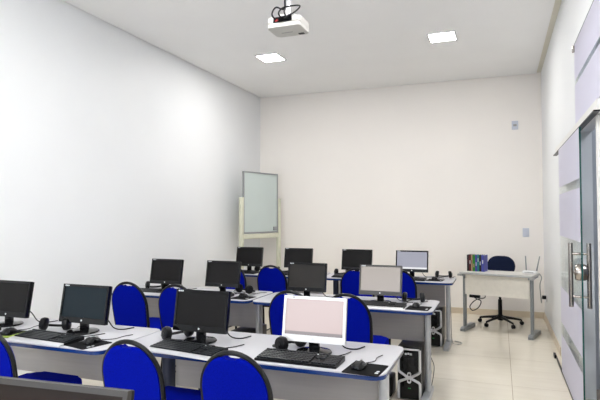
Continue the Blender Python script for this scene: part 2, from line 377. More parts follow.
# ------------------------------------------------------------------ whiteboard on its stand
wx0, wy0, wx1, wy1 = -3.56, 7.0, -3.33, 7.75
ang = math.atan2(wy1 - wy0, wx1 - wx0); WL = math.hypot(wx1 - wx0, wy1 - wy0)
t = thing('whiteboard', 'whiteboard on a cream wooden stand in the far left corner', 'whiteboard', ((wx0 + wx1) / 2, (wy0 + wy1) / 2, 0), ang)
z0, z1 = 1.18, 2.11
obox('board', 'board', t, 0, 0, (z0 + z1) / 2, WL - 0.02, 0.014, z1 - z0 - 0.02)
bm = B()
box(bm, 0, -0.002, z1 - 0.01, WL, 0.03, 0.022); box(bm, 0, -0.002, z0 + 0.01, WL, 0.03, 0.022)
for s in (-1, 1): box(bm, s * (WL / 2 - 0.009), -0.002, (z0 + z1) / 2, 0.018, 0.03, z1 - z0)
obj('frame', bm, 'board_frame', t)
bm = B(); box(bm, WL / 2 - 0.07, -0.014, z0 + 0.065, 0.07, 0.018, 0.06, bev=0.004); obj('tag', bm, 'board_frame', t)
for s in (-1, 1):
    bm = B(); box(bm, s * (WL / 2 + 0.035), 0.0, 0.86, 0.06, 0.05, 1.72, bev=0.004); p = obj('post', bm, 'wood', t)
    bm = B(); box(bm, s * (WL / 2 + 0.035), 0.0, 0.03, 0.06, 0.32, 0.06, bev=0.004); obj('foot', bm, 'wood', p)
bm = B(); box(bm, 0, 0.0, z0 - 0.045, WL + 0.02, 0.04, 0.07, bev=0.004); obj('rail', bm, 'wood', t)
bm = B(); box(bm, 0, 0.0, 0.4, WL + 0.02, 0.03, 0.06, bev=0.004); obj('rail', bm, 'wood', t)

# ------------------------------------------------------------------ wall plates
def plate(x, z, label, w, h):
    t = thing('wall_plate', label, 'wall plate', (x, YB, z))
    bm = B(); box(bm, 0, -0.005, 0, w, 0.01, h, bev=0.003); obj('cover', bm, 'plate', t)
    return t
t = plate(0.22, 2.74, 'small pale wall plate with a socket, high on the back wall', 0.085, 0.125)
obox('socket', 'grey_cable', t, 0, -0.0115, 0, 0.045, 0.004, 0.03)
t = plate(0.345, 1.20, 'small blank pale switch plate low on the back wall, above the router', 0.085, 0.125)
obox('switch', 'plate', t, 0, -0.011, 0, 0.04, 0.004, 0.07)

# ------------------------------------------------------------------ computer desks
ZD = 0.74
def make_desk(label, w=1.47, d=0.57, dark_left=False):
    t = thing('computer_desk', label, 'desk', (0, 0, 0), 0, 'blue edged computer desks')
    bm = B(); prism(bm, rrect(w - 0.012, d - 0.012, 0.055), lambda u, v, z: (u, v, z), ZD - 0.026, ZD - 0.006)
    prism(bm, rrect(w, d, 0.06), lambda u, v, z: (u, v, z), ZD - 0.0065, ZD, bev=0.003)
    obj('desktop', bm, 'top', t)
    # half-round edge band
    bm = B(); prof = [(0.0, -0.0275), (0.0045, -0.026), (0.006, -0.022), (0.006, -0.0066), (0.0, -0.0064)]
    rings = []
    for off, dz in prof:
        o = rrect(w - 0.012 + 2 * off, d - 0.012 + 2 * off, 0.055 + off)
        rings.append([bm.verts.new((u, v, ZD + dz)) for u, v in o])
    for A, Bb in zip(rings, rings[1:]):
        n = len(A)
        for j in range(n): bm.faces.new((A[j], A[(j + 1) % n], Bb[(j + 1) % n], Bb[j]))
    obj('edge_band', bm, 'blue_edge', t)
    yc = -d / 2 + 0.40
    bm = B(); box(bm, 0, yc + 0.03, 0.569, w - 0.235, 0.018, 0.288); obj('modesty_panel', bm, 'panel', t)
    for s in (-1, 1):
        x = s * (w / 2 - 0.082); dk_ = dark_left and s < 0; cw = 0.06 if dk_ else 0.045; lm = 'leg_dark' if dk_ else 'leg'
        bm = B(); prism(bm, rrect(cw, 0.075, 0.018, 5, x, yc), lambda u, v, z: (u, v, z), 0.045, ZD - 0.05)
        box(bm, x, yc - 0.03, ZD - 0.038, 0.045, 0.40, 0.024)
        lg = obj('leg', bm, lm, t)
        if dk_: lg['label'] = 'dark navy leg'
        prof = [(-0.29, 0.0), (-0.29, 0.025), (-0.25, 0.045), (0.12, 0.05), (0.15, 0.035), (0.15, 0.0)]
        bm = B(); prism(bm, prof, lambda u, v, z: (x + z, yc + u, v), -0.027, 0.027, bev=0.004); obj('foot', bm, 'leg', lg)
    return t
RX, LX = -1.205, -2.70
FR = [2.28, 3.95, 5.72]
dk = make_desk('grey desk with blue edge nearest the viewer on the right, under the white-framed monitor', dark_left=True)
dk.location = (RX - 0.015, FR[0] + 0.315, 0)
dl = make_desk('grey desk with blue edge nearest the viewer on the left, holding two dark monitors'); dl.location = (LX, FR[0] + 0.225, 0)
for x, y, lab in ((RX, FR[1], 'grey desk with blue edge in the middle row right, under the tan-screened monitor'),
                  (LX, FR[1], 'grey desk with blue edge in the middle row against the left wall side'),
                  (RX, FR[2], 'grey desk with blue edge in the last row right, before the back wall'),
                  (LX, FR[2], 'grey desk with blue edge in the last row left, before the whiteboard')):
    dup(dk if x == RX else dl, (x, y + 0.285, 0), 0, lab)
dup(dk, (-1.30, 0.62 + 0.285, 0), 0, 'grey desk below the frame carrying the bronze monitor cut off at bottom left')

# ------------------------------------------------------------------ monitors
def make_monitor(label, loc, bezel='gloss_black', screen='screen', rz=0, kind='plain', cable=True, w=0.341, h=0.232, zb=0.055):
    t = thing('monitor', label, 'monitor', loc, rz, 'flat monitors on the computer desks')
    bm = B(); lathe(bm, [(0.093, 0), (0.095, 0.004), (0.090, 0.010), (0.05, 0.016), (0.03, 0.019)], n=36); obj('base', bm, 'gloss_black', t)
    bm = B(); box(bm, 0, 0.012, 0.06, 0.055, 0.028, 0.10, bev=0.006); obj('neck', bm, 'gloss_black', t)
    tilt = Matrix.Rotation(math.radians(-10), 4, 'X')
    base = Matrix.Translation((0, -0.018, zb)) @ tilt
    def place(bm):
        for v in bm.verts: v.co = base @ v.co
    bs, bt, bbm = 0.013, 0.015, 0.034
    bm = B()
    # bezel ring: front frame + casing
    for cx, cz, sx, sz in ((0, h - bt / 2, w, bt), (0, bbm / 2, w, bbm), (-w / 2 + bs / 2, (bbm + h - bt) / 2, bs, h - bt - bbm), (w / 2 - bs / 2, (bbm + h - bt) / 2, bs, h - bt - bbm)):
        box(bm, cx, 0.009, cz, sx, 0.018, sz)
    place(bm); obj('bezel', bm, bezel, t)
    bm = B(); box(bm, 0, 0.026, h / 2, w - 0.002, 0.018, h - 0.002, bev=0.004); box(bm, 0, 0.042, h / 2, w * 0.6, 0.03, h * 0.6, bev=0.012); place(bm); obj('back_shell', bm, 'black', t)
    bm = B(); sh = h - bt - bbm; box(bm, 0, 0.010, bbm + sh / 2, w - 2 * bs, 0.008, sh); place(bm); sc = obj('screen', bm, screen, t)
    if kind == 'pink':
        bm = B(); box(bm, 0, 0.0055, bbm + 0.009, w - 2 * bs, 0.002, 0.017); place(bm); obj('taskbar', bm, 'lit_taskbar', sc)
    if kind == 'lavender':
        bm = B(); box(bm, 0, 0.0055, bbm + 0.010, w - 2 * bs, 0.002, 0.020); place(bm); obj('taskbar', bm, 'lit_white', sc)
    bm = B(); lathe(bm, [(0.0055, 0), (0.0055, 0.0015)], (0, -0.0003, bbm * 0.52), 14, rot=Matrix.Rotation(PI / 2, 4, 'X')); place(bm); obj('emblem', bm, 'sticker', t)
    bm = B(); lathe(bm, [(0.0050, 0), (0.0050, 0.0012)], (-w / 2 + 0.02, -0.0003, h - 0.009), 12, rot=Matrix.Rotation(PI / 2, 4, 'X'))
    for k, (sx, dx) in enumerate(((0.010, 0.032), (0.009, 0.044))): box(bm, -w / 2 + dx, -0.0008, h - 0.009, sx, 0.0012, 0.008)
    if kind == 'pink': bm.free(); bm = B(); box(bm, -w / 2 + 0.055, -0.0008, h - 0.008, 0.012, 0.0012, 0.005)
    place(bm)
    if w > 0.4: bm.free()
    else: obj('corner_mark', bm, 'black' if kind == 'pink' else 'mark', t)
    if cable:
        otube('cable', 'black', t, bez([(0.05, 0.055, 0.12), (0.09, 0.10, 0.07), (0.13, 0.12, 0.012), (0.19, 0.13, 0.004), (0.22, 0.20, 0.004)]), 0.0035, 6)
    return t
Y1, Y2, Y3 = FR[0] + 0.30, FR[1] + 0.29, FR[2] + 0.30
make_monitor('dark monitor cut by the left edge of the picture on the nearest left desk', (-3.005, Y1 - 0.03, ZD), screen='screen')
make_monitor('dark monitor with teal sheen on the nearest left desk, beside the keyboard', (-2.382, Y1 - 0.03, ZD), 'gloss_black', 'screen_teal_sheen', kind='marked', w=0.352)
make_monitor('black monitor switched off on the nearest right desk, left of the white-framed one', (-1.585, Y1 + 0.01, ZD))
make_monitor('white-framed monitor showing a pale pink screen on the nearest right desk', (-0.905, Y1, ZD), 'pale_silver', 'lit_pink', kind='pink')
make_monitor('black monitor by the left wall in the middle row, leftmost there', (-2.975, Y2, ZD), zb=0.062, h=0.236)
make_monitor('black monitor on the right half of the middle left desk, before the whiteboard', (-2.365, Y2, ZD), zb=0.062, h=0.236)
make_monitor('dark grey monitor in the middle row just behind the white-framed monitor', (-1.55, Y2, ZD), 'gloss_black', 'screen_grey', zb=0.062, w=0.346, h=0.243)
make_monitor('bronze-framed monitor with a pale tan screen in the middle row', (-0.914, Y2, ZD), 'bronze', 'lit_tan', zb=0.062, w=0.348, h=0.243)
make_monitor('black monitor in the last row directly below the whiteboard', (-2.975, Y3, ZD), w=0.362, h=0.242, zb=0.07)
make_monitor('black monitor in the last row just right of the whiteboard', (-2.31, Y3, ZD), w=0.362, h=0.242, zb=0.07)
make_monitor('black monitor in the last row, left of the lavender-screened one', (-1.575, Y3, ZD), w=0.362, h=0.242, zb=0.07)
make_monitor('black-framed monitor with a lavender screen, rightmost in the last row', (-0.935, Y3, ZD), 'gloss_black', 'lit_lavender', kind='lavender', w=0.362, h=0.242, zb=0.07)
make_monitor('bronze-framed monitor cut off at the bottom left corner of the picture', (-1.078, 1.03, ZD), 'bronze', 'screen_brown', rz=math.radians(4.5), w=0.445, zb=0.047)

# ------------------------------------------------------------------ keyboards
def make_keyboard(label, silver):
    t = thing('keyboard', label, 'keyboard', (0, 0, 0), 0, 'black keyboards on the computer desks')
    w, d = 0.42, 0.145
    wedge = [(-d / 2, 0.0), (d / 2, 0.0), (d / 2, 0.024), (-d / 2, 0.011)]
    bm = B(); prism(bm, wedge, lambda u, v, z: (z, u, v), -w / 2, w / 2, bev=0.003); obj('body', bm, 'black', t)
    if silver:
        bm = B(); prism(bm, [(-d / 2 - 0.028, 0.0), (-d / 2 + 0.004, 0.0), (-d / 2 + 0.004, 0.0125), (-d / 2 - 0.022, 0.008)], lambda u, v, z: (z, u, v), -w / 2, w / 2, bev=0.002)
        obj('wrist_edge', bm, 'silver', t)
    bm = B(); sl = math.atan2(0.013, d); rx = Matrix.Rotation(sl, 4, 'X')
    def key(x, y, sx, sy): box(bm, x, y, 0.0175 + (y) * math.tan(sl) + 0.003, sx, sy, 0.008, rot=rx)
    p = 0.0183
    for r in range(6):
        y = d / 2 - 0.016 - r * 0.0215 - (0.004 if r else 0)
        for c in range(15):
            if r == 5 and 3 <= c <= 9: continue
            key(-w / 2 + 0.017 + c * p, y, 0.0155, 0.0155 if r else 0.011)
        if r == 5: key(-w / 2 + 0.017 + 6 * p, y, p * 6.8, 0.0155)
        for c in range(3):
            if (r in (1, 2)) or r == 0 or (r == 5) or (r == 4 and c == 1): key(-w / 2 + 0.30 + c * p * 0.93, y, 0.0145, 0.0155 if r else 0.011)
        for c in range(4):
            if r: key(-w / 2 + 0.358 + c * p * 0.93 - 0.003, y, 0.0145, 0.0155)
    obj('key_block', bm, 'key', t)
    bm = B(); box(bm, w / 2 - 0.13, d / 2 - 0.013, 0.0235, 0.05, 0.008, 0.002, rot=rx); obj('emblem', bm, 'mark', t)
    otube('cable', 'black', t, bez([(0.10, d / 2 - 0.004, 0.012), (0.13, d / 2 + 0.04, 0.003), (0.17, d / 2 + 0.10, 0.003), (0.19, d / 2 + 0.17, 0.003)]), 0.0025, 6)
    return t
kA = make_keyboard('black keyboard lying in front of the white-framed monitor', False); kA.location = (-0.92, 2.415, ZD); kA.rotation_euler.z = math.radians(-1)
kS = make_keyboard('black keyboard with silver front edge, below the switched-off monitor on the nearest right desk', True); kS.location = (-1.535, 2.385, ZD); kS.rotation_euler.z = math.radians(-8)
dup(kS, (-2.43, 2.33, ZD), math.radians(-5), 'black keyboard with silver front edge in front of the teal-sheen monitor')
dup(kA, (-3.10, 2.33, ZD), math.radians(3), 'black keyboard at the left edge of the picture, partly behind a chair')
dup(kS, (-0.895, 4.07, ZD), math.radians(-1), 'black keyboard with silver front edge in front of the tan-screened monitor')
dup(kS, (-1.545, 4.07, ZD), math.radians(2), 'black keyboard below the dark grey monitor behind the white-framed monitor')
dup(kA, (-2.40, 4.07, ZD), 0, 'black keyboard on the right half of the middle left desk')
dup(kS, (-3.00, 4.07, ZD), math.radians(2), 'black keyboard with silver front edge by the left wall in the middle row')
dup(kA, (-0.97, 5.85, ZD), 0, 'black keyboard in front of the lavender-screened monitor in the last row')
dup(kA, (-1.60, 5.85, ZD), 0, 'black keyboard in the last row behind the middle right chair')
dup(kA, (-2.34, 5.85, ZD), 0, 'black keyboard in the last row right of the whiteboard')
dup(kA, (-3.00, 5.85, ZD), 0, 'black keyboard in the last row below the whiteboard')

# ------------------------------------------------------------------ mouse pads and mice
def make_pad(label, loc, rz, m='black_matte', green=False):
    t = thing('mouse_pad', label, 'mouse pad', loc, rz, 'mouse pads beside the keyboards')
    bm = B(); prism(bm, rrect(0.17, 0.185, 0.008, 3), lambda u, v, z: (u, v, z), 0.0, 0.003); obj('sheet', bm, m, t)
    if green:
        bm = B(); box(bm, 0.03, -0.075, 0.0033, 0.11, 0.035, 0.0006); obj('print', bm, 'green_film', t)
        bm = B(); box(bm, 0.07, 0.0, 0.0033, 0.03, 0.12, 0.0006); obj('print', bm, 'green_film', t)
    else:
        bm = B(); lathe(bm, [(0.008, 0.003), (0.008, 0.0036)], (0.066, -0.02, 0), 12); box(bm, 0.066, -0.045, 0.0033, 0.014, 0.02, 0.0006); obj('mark', bm, 'mark', t)
    return t
def make_mouse(label):
    t = thing('mouse', label, 'mouse', (0, 0, 0), 0, 'mice beside the keyboards')
    bm = B(); n = 14
    prof = [(-0.052, 0.014, 0.012), (-0.046, 0.024, 0.024), (-0.03, 0.030, 0.034), (-0.008, 0.031, 0.036), (0.015, 0.028, 0.031), (0.035, 0.026, 0.022), (0.047, 0.02, 0.013), (0.051, 0.012, 0.008)]
    rings = []
    for y, hw, hh in prof:
        rings.append([bm.verts.new((hw * math.cos(PI * j / (n - 1)), y, hh * max(0, math.sin(PI * j / (n - 1))) ** 0.8)) for j in range(n)])
    for A, Bb in zip(rings, rings[1:]):
        for j in range(n - 1): bm.faces.new((A[j], A[j + 1], Bb[j + 1], Bb[j]))
        bm.faces.new((A[0], Bb[0], Bb[-1], A[-1]))
    bm.faces.new(rings[0]); bm.faces.new(list(reversed(rings[-1])))
    obj('shell', bm, 'gloss_black', t)
    bm = B(); lathe(bm, [(0.008, -0.003), (0.009, 0), (0.008, 0.003)], (0, 0.026, 0.024), 14, rot=Matrix.Rotation(PI / 2, 4, 'Y')); obj('wheel', bm, 'grey_cable', t)
    bm = B(); box(bm, 0.0, -0.012, 0.036, 0.012, 0.014, 0.0015); obj('emblem', bm, 'mark', t)
    otube('cable', 'black', t, bez([(0, 0.05, 0.008), (0.005, 0.08, 0.002), (0.03, 0.13, 0.001), (0.02, 0.19, 0.001), (0.03, 0.25, 0.001)]), 0.0022, 6)
    return t
ZP = ZD + 0.003
mo = make_mouse('black mouse with pale emblem on the nearest right desk corner'); mo.location = (-0.615, 2.395, ZP); mo.rotation_euler.z = math.radians(-6)
make_pad('black mouse pad with a pale mark on the nearest right desk corner', (-0.585, 2.385, ZD), math.radians(-4))
make_pad('black mouse pad on the nearest left desk, at its right corner', (-2.125, 2.32, ZD), math.radians(-14))
dup(mo, (-2.12, 2.345, ZP), math.radians(-12), 'black mouse on the nearest left desk, right of the silver-edged keyboard')
make_pad('green-edged mouse pad on the nearest left desk, left of the keyboard', (-2.76, 2.35, ZD), math.radians(8), green=True)
dup(mo, (-2.76, 2.36, ZP + 0.001), math.radians(10), 'black mouse on the green-edged pad near the left picture edge')
make_pad('black mouse pad right of the keyboard below the tan-screened monitor', (-0.585, 4.08, ZD), math.radians(-3))
dup(mo, (-0.61, 4.13, ZP), math.radians(4), 'black mouse on the middle right desk, beside a headset')
make_pad('black mouse pad at the right end of the middle left desk', (-2.075, 4.08, ZD), math.radians(-6))
dup(mo, (-2.09, 4.12, ZP), math.radians(-3), 'black mouse at the right end of the middle left desk')
make_pad('black mouse pad at the right end of the last-row desk', (-0.665, 5.90, ZD), math.radians(-8))
dup(mo, (-0.675, 5.93, ZP), math.radians(-4), 'black mouse at the right end of the last-row desk')

# ------------------------------------------------------------------ headsets
def make_headset(label):
    t = thing('headset', label, 'headset', (0, 0, 0), 0, 'black headsets lying on the desks')
    arc = [(0.078 * math.cos(a), 0.088 * math.sin(a) + 0.005, 0.034 - 0.024 * math.sin(a)) for a in [PI * k / 16 for k in range(17)]]
    bm = B(); tube(bm, arc, 0.008, 8); obj('headband', bm, 'black', t)
    for s in (-1, 1):
        bm = B(); lathe(bm, [(0.028, -0.02), (0.038, -0.016), (0.040, 0.0), (0.035, 0.014), (0.022, 0.019)], (s * 0.072, -0.01, 0.042), 22, rot=Matrix.Rotation(s * PI / 2 * 0.93, 4, 'Y')); e = obj('ear_cup', bm, 'black', t)
        bm = B(); lathe(bm, [(0.017, 0.0), (0.017, 0.003)], (s * 0.0905, -0.01, 0.042), 16, rot=Matrix.Rotation(s * PI / 2, 4, 'Y')); obj('cap', bm, 'gloss_black', e)
    otube('microphone', 'black', t, bez([(-0.08, -0.02, 0.03), (-0.07, -0.07, 0.02), (-0.03, -0.10, 0.014), (0.0, -0.105, 0.012)]), [0.003] * 24 + [0.007], 8)
    otube('cable', 'black', t, bez([(0.08, 0.0, 0.01), (0.11, 0.04, 0.003), (0.10, 0.10, 0.003), (0.13, 0.15, 0.003)]), 0.0022, 6)
    return t
h0 = make_headset('black headset beside the stand of the white-framed monitor'); h0.location = (-1.045, 2.60, ZD); h0.rotation_euler.z = 1.15
for x, y, rz, lab in ((-1.745, 2.60, 1.1, 'black headset left of the stand of the switched-off monitor, nearest right desk'),
                      (-2.575, 2.53, 0.35, 'black headset behind the keyboard, left of the teal-sheen monitor stand'),
                      (-0.665, 4.36, 0.1, 'black headset standing beside the mouse on the middle right desk'),
                      (-2.18, 4.33, -0.4, 'black headset at the right end of the middle left desk'),
                      (-3.12, 4.28, 0.7, 'black headset by the left wall, left of the leftmost middle monitor'),
                      (-0.60, 6.15, 0.1, 'black headset at the far right corner of the last-row desk'),
                      (-1.76, 6.03, 0.6, 'black headset in the last row, left of the third monitor stand'),
                      (-2.50, 6.03, 0.4, 'black headset in the last row, left of the second monitor stand'),
                      (-2.80, 6.03, -0.3, 'black headset under the last-row monitor below the whiteboard')):
    dup(h0, (x, y, ZD), rz, lab)

# ------------------------------------------------------------------ student chairs
def make_chair(label):
    t = thing('chair', label, 'chair', (0, 0, 0), 0, 'blue round-backed padded chairs')
    tl = math.tan(math.radians(11))
    def B3(u, v, y): return (u, y - (v - 0.46) * tl, v)           # local: back plane at y=0 on the seat, leaning towards -y
    def half(z):                                                  # half width of the frame
        if z > 0.72: return 0.167 * math.sqrt(max(0, 1 - ((z - 0.72) / 0.183) ** 2))
        k = (0.72 - z) / 0.30
        return 0.167 - 0.020 * k * k
    zs = [0.42 + 0.30 * k / 8 for k in range(9)]
    arch = [(half(z), z) for z in zs] + [(0.167 * math.cos(a), 0.72 + 0.183 * math.sin(a)) for a in [PI * k / 24 for k in range(1, 24)]] + [(-half(z), z) for z in reversed(zs)]
    bm = B(); tube(bm, [B3(u, v, 0) for u, v in arch], 0.0115, 10); obj('back_frame', bm, 'black_tube', t)
    pan = []
    for u, v in arch:
        vv = v; uu = u * 0.95
        vv = 0.46 + (v - 0.42) * (0.895 - 0.46) / (0.903 - 0.42)
        if abs(uu) < 0.06 and v > 0.85: vv = min(vv, 0.878 - 0.004 * (1 - (uu / 0.06) ** 2))
        pan.append((uu, vv))
    bm = B(); prism(bm, pan, lambda u, v, y: B3(u, v, y), -0.016, 0.022, bev=0.01); obj('backrest', bm, 'blue', t)
    # padded seat
    bm = B(); prism(bm, rrect(0.41, 0.40, 0.07, 6, 0, 0.235), lambda u, v, z: (u, v, z), 0.455, 0.525, bev=0.024); obj('seat', bm, 'blue', t)
    bm = B(); prism(bm, rrect(0.40, 0.39, 0.06, 6, 0, 0.235), lambda u, v, z: (u, v, z), 0.435, 0.456); obj('seat_pan', bm, 'black', t)
    for s in (-1, 1):
        lg = otube('leg', 'black_tube', t, [(s * 0.15, 0.008, 0.43), (s * 0.175, 0.02, 0.40), (s * 0.185, -0.03, 0.0)], 0.0125, 10)
        otube('leg', 'black_tube', t, [(s * 0.175, 0.39, 0.44), (s * 0.18, 0.395, 0.40), (s * 0.185, 0.40, 0.0)], 0.0125, 10)
        otube('stretcher', 'black_tube', t, [(s * 0.183, -0.012, 0.14), (s * 0.184, 0.398, 0.14)], 0.008, 8)
    return t
ch = make_chair('blue chair with black frame at bottom centre, in front of the white-framed monitor'); ch.location = (-1.055, 2.06, 0)
for x, y, rz, lab in ((-1.595, 2.07, 0.0, 'blue chair with black frame before the gap between the two nearest desks'),
                      (-2.46, 2.04, 0.0, 'blue chair with black frame cut by the left edge of the picture'),
                      (-2.835, 3.60, 0.0, 'blue chair with black frame by the left wall, seen behind the teal-sheen monitor'),
                      (-2.375, 3.60, 0.0, 'blue chair with black frame mostly hidden behind the switched-off monitor'),
                      (-1.41, 3.59, 0.0, 'blue chair with black frame mostly hidden behind the white-framed monitor'),
                      (-0.995, 3.59, 0.0, 'blue chair with black frame right of the white-framed monitor, seat showing'),
                      (-2.81, 5.31, 0.0, 'blue chair with black frame below the whiteboard, mostly behind a monitor'),
                      (-2.32, 5.31, 0.0, 'blue chair with black frame in the last row standing clear right of the whiteboard'),
                      (-1.37, 5.31, 0.0, 'blue chair with black frame in the last row, left of the tan-screened monitor'),
                      (-0.945, 5.31, 0.0, 'blue chair with black frame in the last row, right of the tan-screened monitor')):
    c_ = dup(ch, (x, y, 0), rz, lab)
    if y < 3: c_.scale = (0.965,) * 3

ch.scale = (0.965,) * 3

# ------------------------------------------------------------------ computer towers
def make_tower(label):
    t = thing('computer_tower', label, 'computer tower', (0, 0, 0), 0, 'black and silver computer towers under the desks')
    w, h, dp = 0.182, 0.415, 0.40
    bm = B(); box(bm, 0, dp / 2 + 0.02, h / 2 + 0.005, w, dp, h - 0.01, bev=0.004); obj('case', bm, 'tower_brown', t)
    bm = B(); box(bm, 0, 0.010, h / 2 + 0.005, w, 0.022, h - 0.01, bev=0.006); fp = obj('front_panel', bm, 'gloss_black', t)
    fy = -0.004
    for s in (-1, 1):                                             # silver side bands sweeping in to the middle and out again
        pts = [(s * 0.083, fy, h - 0.02), (s * 0.083, fy, 0.26), (s * 0.08, fy, 0.225), (s * 0.045, fy, 0.20), (s * 0.022, fy, 0.185), (s * 0.022, fy, 0.17), (s * 0.045, fy, 0.158), (s * 0.078, fy, 0.14), (s * 0.083, fy, 0.11), (s * 0.083, fy, 0.015)]
        otube('silver_trim', 'silver', t, bez(pts, 4), 0.0105, 8)
    bm = B(); box(bm, 0, fy, h - 0.018, 0.16, 0.012, 0.014, bev=0.003); obj('top_trim', bm, 'silver', t)
    bm = B(); prism(bm, rrect(0.03, 0.085, 0.014, 6, 0, 0.178), lambda u, v, z: (u, z, v), -0.012, 0.0); pb = obj('button_strip', bm, 'silver', t)
    for z in (0.202, 0.158):
        bm = B(); lathe(bm, [(0.008, 0), (0.008, 0.003)], (0, -0.0115, z), 14, rot=Matrix.Rotation(PI / 2, 4, 'X')); obj('button', bm, 'black', pb)
    bm = B()
    for k, sx in enumerate((0.016, 0.013, 0.017)): box(bm, -0.025 + k * 0.019, -0.003, h - 0.055 + 0.003 * (k % 2), sx, 0.004, 0.014)
    obj('badge', bm, 'mark', t)
    for k in range(3): obox('drive_groove', 'black_matte', t, 0, -0.0015, h - 0.09 - 0.03 * k, 0.14, 0.002, 0.002)
    bm = B(); box(bm, 0.0, -0.003, 0.095, 0.02, 0.003, 0.006); obj('lamp', bm, 'green_led', t)
    return t
tw = make_tower('black and silver computer tower under the right end of the middle right desk'); tw.location = (-0.677, 4.19, 0)
dup(tw, (-0.70, 5.98, 0), 0, 'black and silver computer tower under the right end of the last-row desk')
dup(tw, (-2.18, 4.19, 0), 0, 'dark computer tower under the right end of the middle left desk')
dup(tw, (-1.73, 4.19, 0), 0, 'dark computer tower under the left end of the middle right desk')
# cables hanging between tower and leg
def cable(name, label, pts, r=0.004, m='black', group=None):
    o = otube(name, m, None, bez(pts), r, 6); return tag(o, label, 'cable', group)
cable('cable', 'zigzag black cable hanging between the tower and the leg of the middle right desk',
      [(-0.553, 4.38, 0.700), (-0.552, 4.42, 0.40), (-0.535, 4.40, 0.32), (-0.555, 4.43, 0.25), (-0.535, 4.40, 0.18), (-0.552, 4.42, 0.10), (-0.545, 4.46, 0.005)])
cable('cable', 'grey cable looping on the floor by the leg of the last-row desk',
      [(-0.545, 6.24, 0.60), (-0.53, 6.24, 0.25), (-0.52, 6.22, 0.02), (-0.45, 6.18, 0.005), (-0.42, 6.26, 0.005), (-0.50, 6.32, 0.005)], 0.004, 'grey_cable')
cable('cable', 'thin dark cable looping out past the leg of the middle right desk',
      [(-0.55, 4.46, 0.50), (-0.545, 4.46, 0.30), (-0.52, 4.46, 0.22), (-0.525, 4.46, 0.13), (-0.55, 4.46, 0.005)], 0.003)
for pts, lab in (([(-1.50, 4.40, 0.46), (-1.48, 4.36, 0.30), (-1.56, 4.38, 0.15), (-1.50, 4.42, 0.005)], 'black cable hanging below the middle right desk, beside the left tower'),
                 ([(-1.60, 4.40, 0.46), (-1.52, 4.36, 0.32), (-1.44, 4.38, 0.18), (-1.42, 4.42, 0.005)], 'second black cable crossing below the middle right desk, further from the tower')):
    cable('cable', lab, pts, 0.006)
# stabiliser box on the floor
t = thing('power_stabilizer', 'small black box on the floor behind the nearest right desk, left of the tower', 'power stabilizer', (-0.88, 4.30, 0))
bm = B(); box(bm, 0, 0, 0.08, 0.12, 0.18, 0.15, bev=0.012); obj('case', bm, 'black', t)
for sx in (-1, 1):
    bm = B(); box(bm, sx * 0.04, 0, 0.004, 0.02, 0.15, 0.008); obj('foot', bm, 'black_matte', t)
obox('switch', 'grey_cable', t, 0.0, -0.091, 0.10, 0.025, 0.004, 0.018)

# ------------------------------------------------------------------ teacher desk
TR = math.radians(-15)
t = thing('teacher_desk', 'cream teacher desk with grey metal legs before the back wall', 'desk', (-0.015, 6.985, 0), TR)
w, dd = 0.865, 0.44
bm = B(); prism(bm, rrect(w - 0.02, dd - 0.02, 0.02, 4), lambda u, v, z: (u, v, z), ZD - 0.025, ZD); obj('desktop', bm, 'teach_top', t)
bm = B(); rings = []
for off, dz in ((0, -0.027), (0.008, -0.024), (0.010, -0.014), (0.008, -0.004), (0, -0.001), (-0.004, -0.0008)):
    rings.append([bm.verts.new((u, v, ZD + dz)) for u, v in rrect(w - 0.02 + 2 * off, dd - 0.02 + 2 * off, 0.02 + off, 4)])
for A, Bb in zip(rings, rings[1:]):
    for j in range(len(A)): bm.faces.new((A[j], A[(j + 1) % len(A)], Bb[(j + 1) % len(A)], Bb[j]))
obj('edge_band', bm, 'teach_edge', t)
bm = B(); box(bm, 0, -dd / 2 + 0.085, 0.585, w - 0.11, 0.018, 0.25); obj('modesty_panel', bm, 'teach_panel', t)
for s in (-1, 1):
    x = s * (w / 2 - 0.035)
    bm = B(); prism(bm, rrect(0.035, 0.06, 0.012, 4, x, -0.10), lambda u, v, z: (u, v, z), 0.045, ZD - 0.05)
    box(bm, x, -0.02, ZD - 0.038, 0.04, 0.36, 0.024)
    lg = obj('leg', bm, 'teach_leg', t)
    bm = B(); prism(bm, [(-0.20, 0), (-0.20, 0.03), (-0.17, 0.05), (0.19, 0.05), (0.22, 0.03), (0.22, 0)], lambda u, v, z: (x + z, u, v), -0.03, 0.03, bev=0.005); obj('foot', bm, 'teach_leg', lg)
    obox('corner_cap', 'teach_edge', t, s * (w / 2 - 0.012), -dd / 2 + 0.02, ZD - 0.036, 0.05, 0.06, 0.022)

def td(x, y):                                                     # teacher-desk local -> room
    c, s_ = math.cos(TR), math.sin(TR); return (-0.015 + x * c - y * s_, 6.985 + x * s_ + y * c)
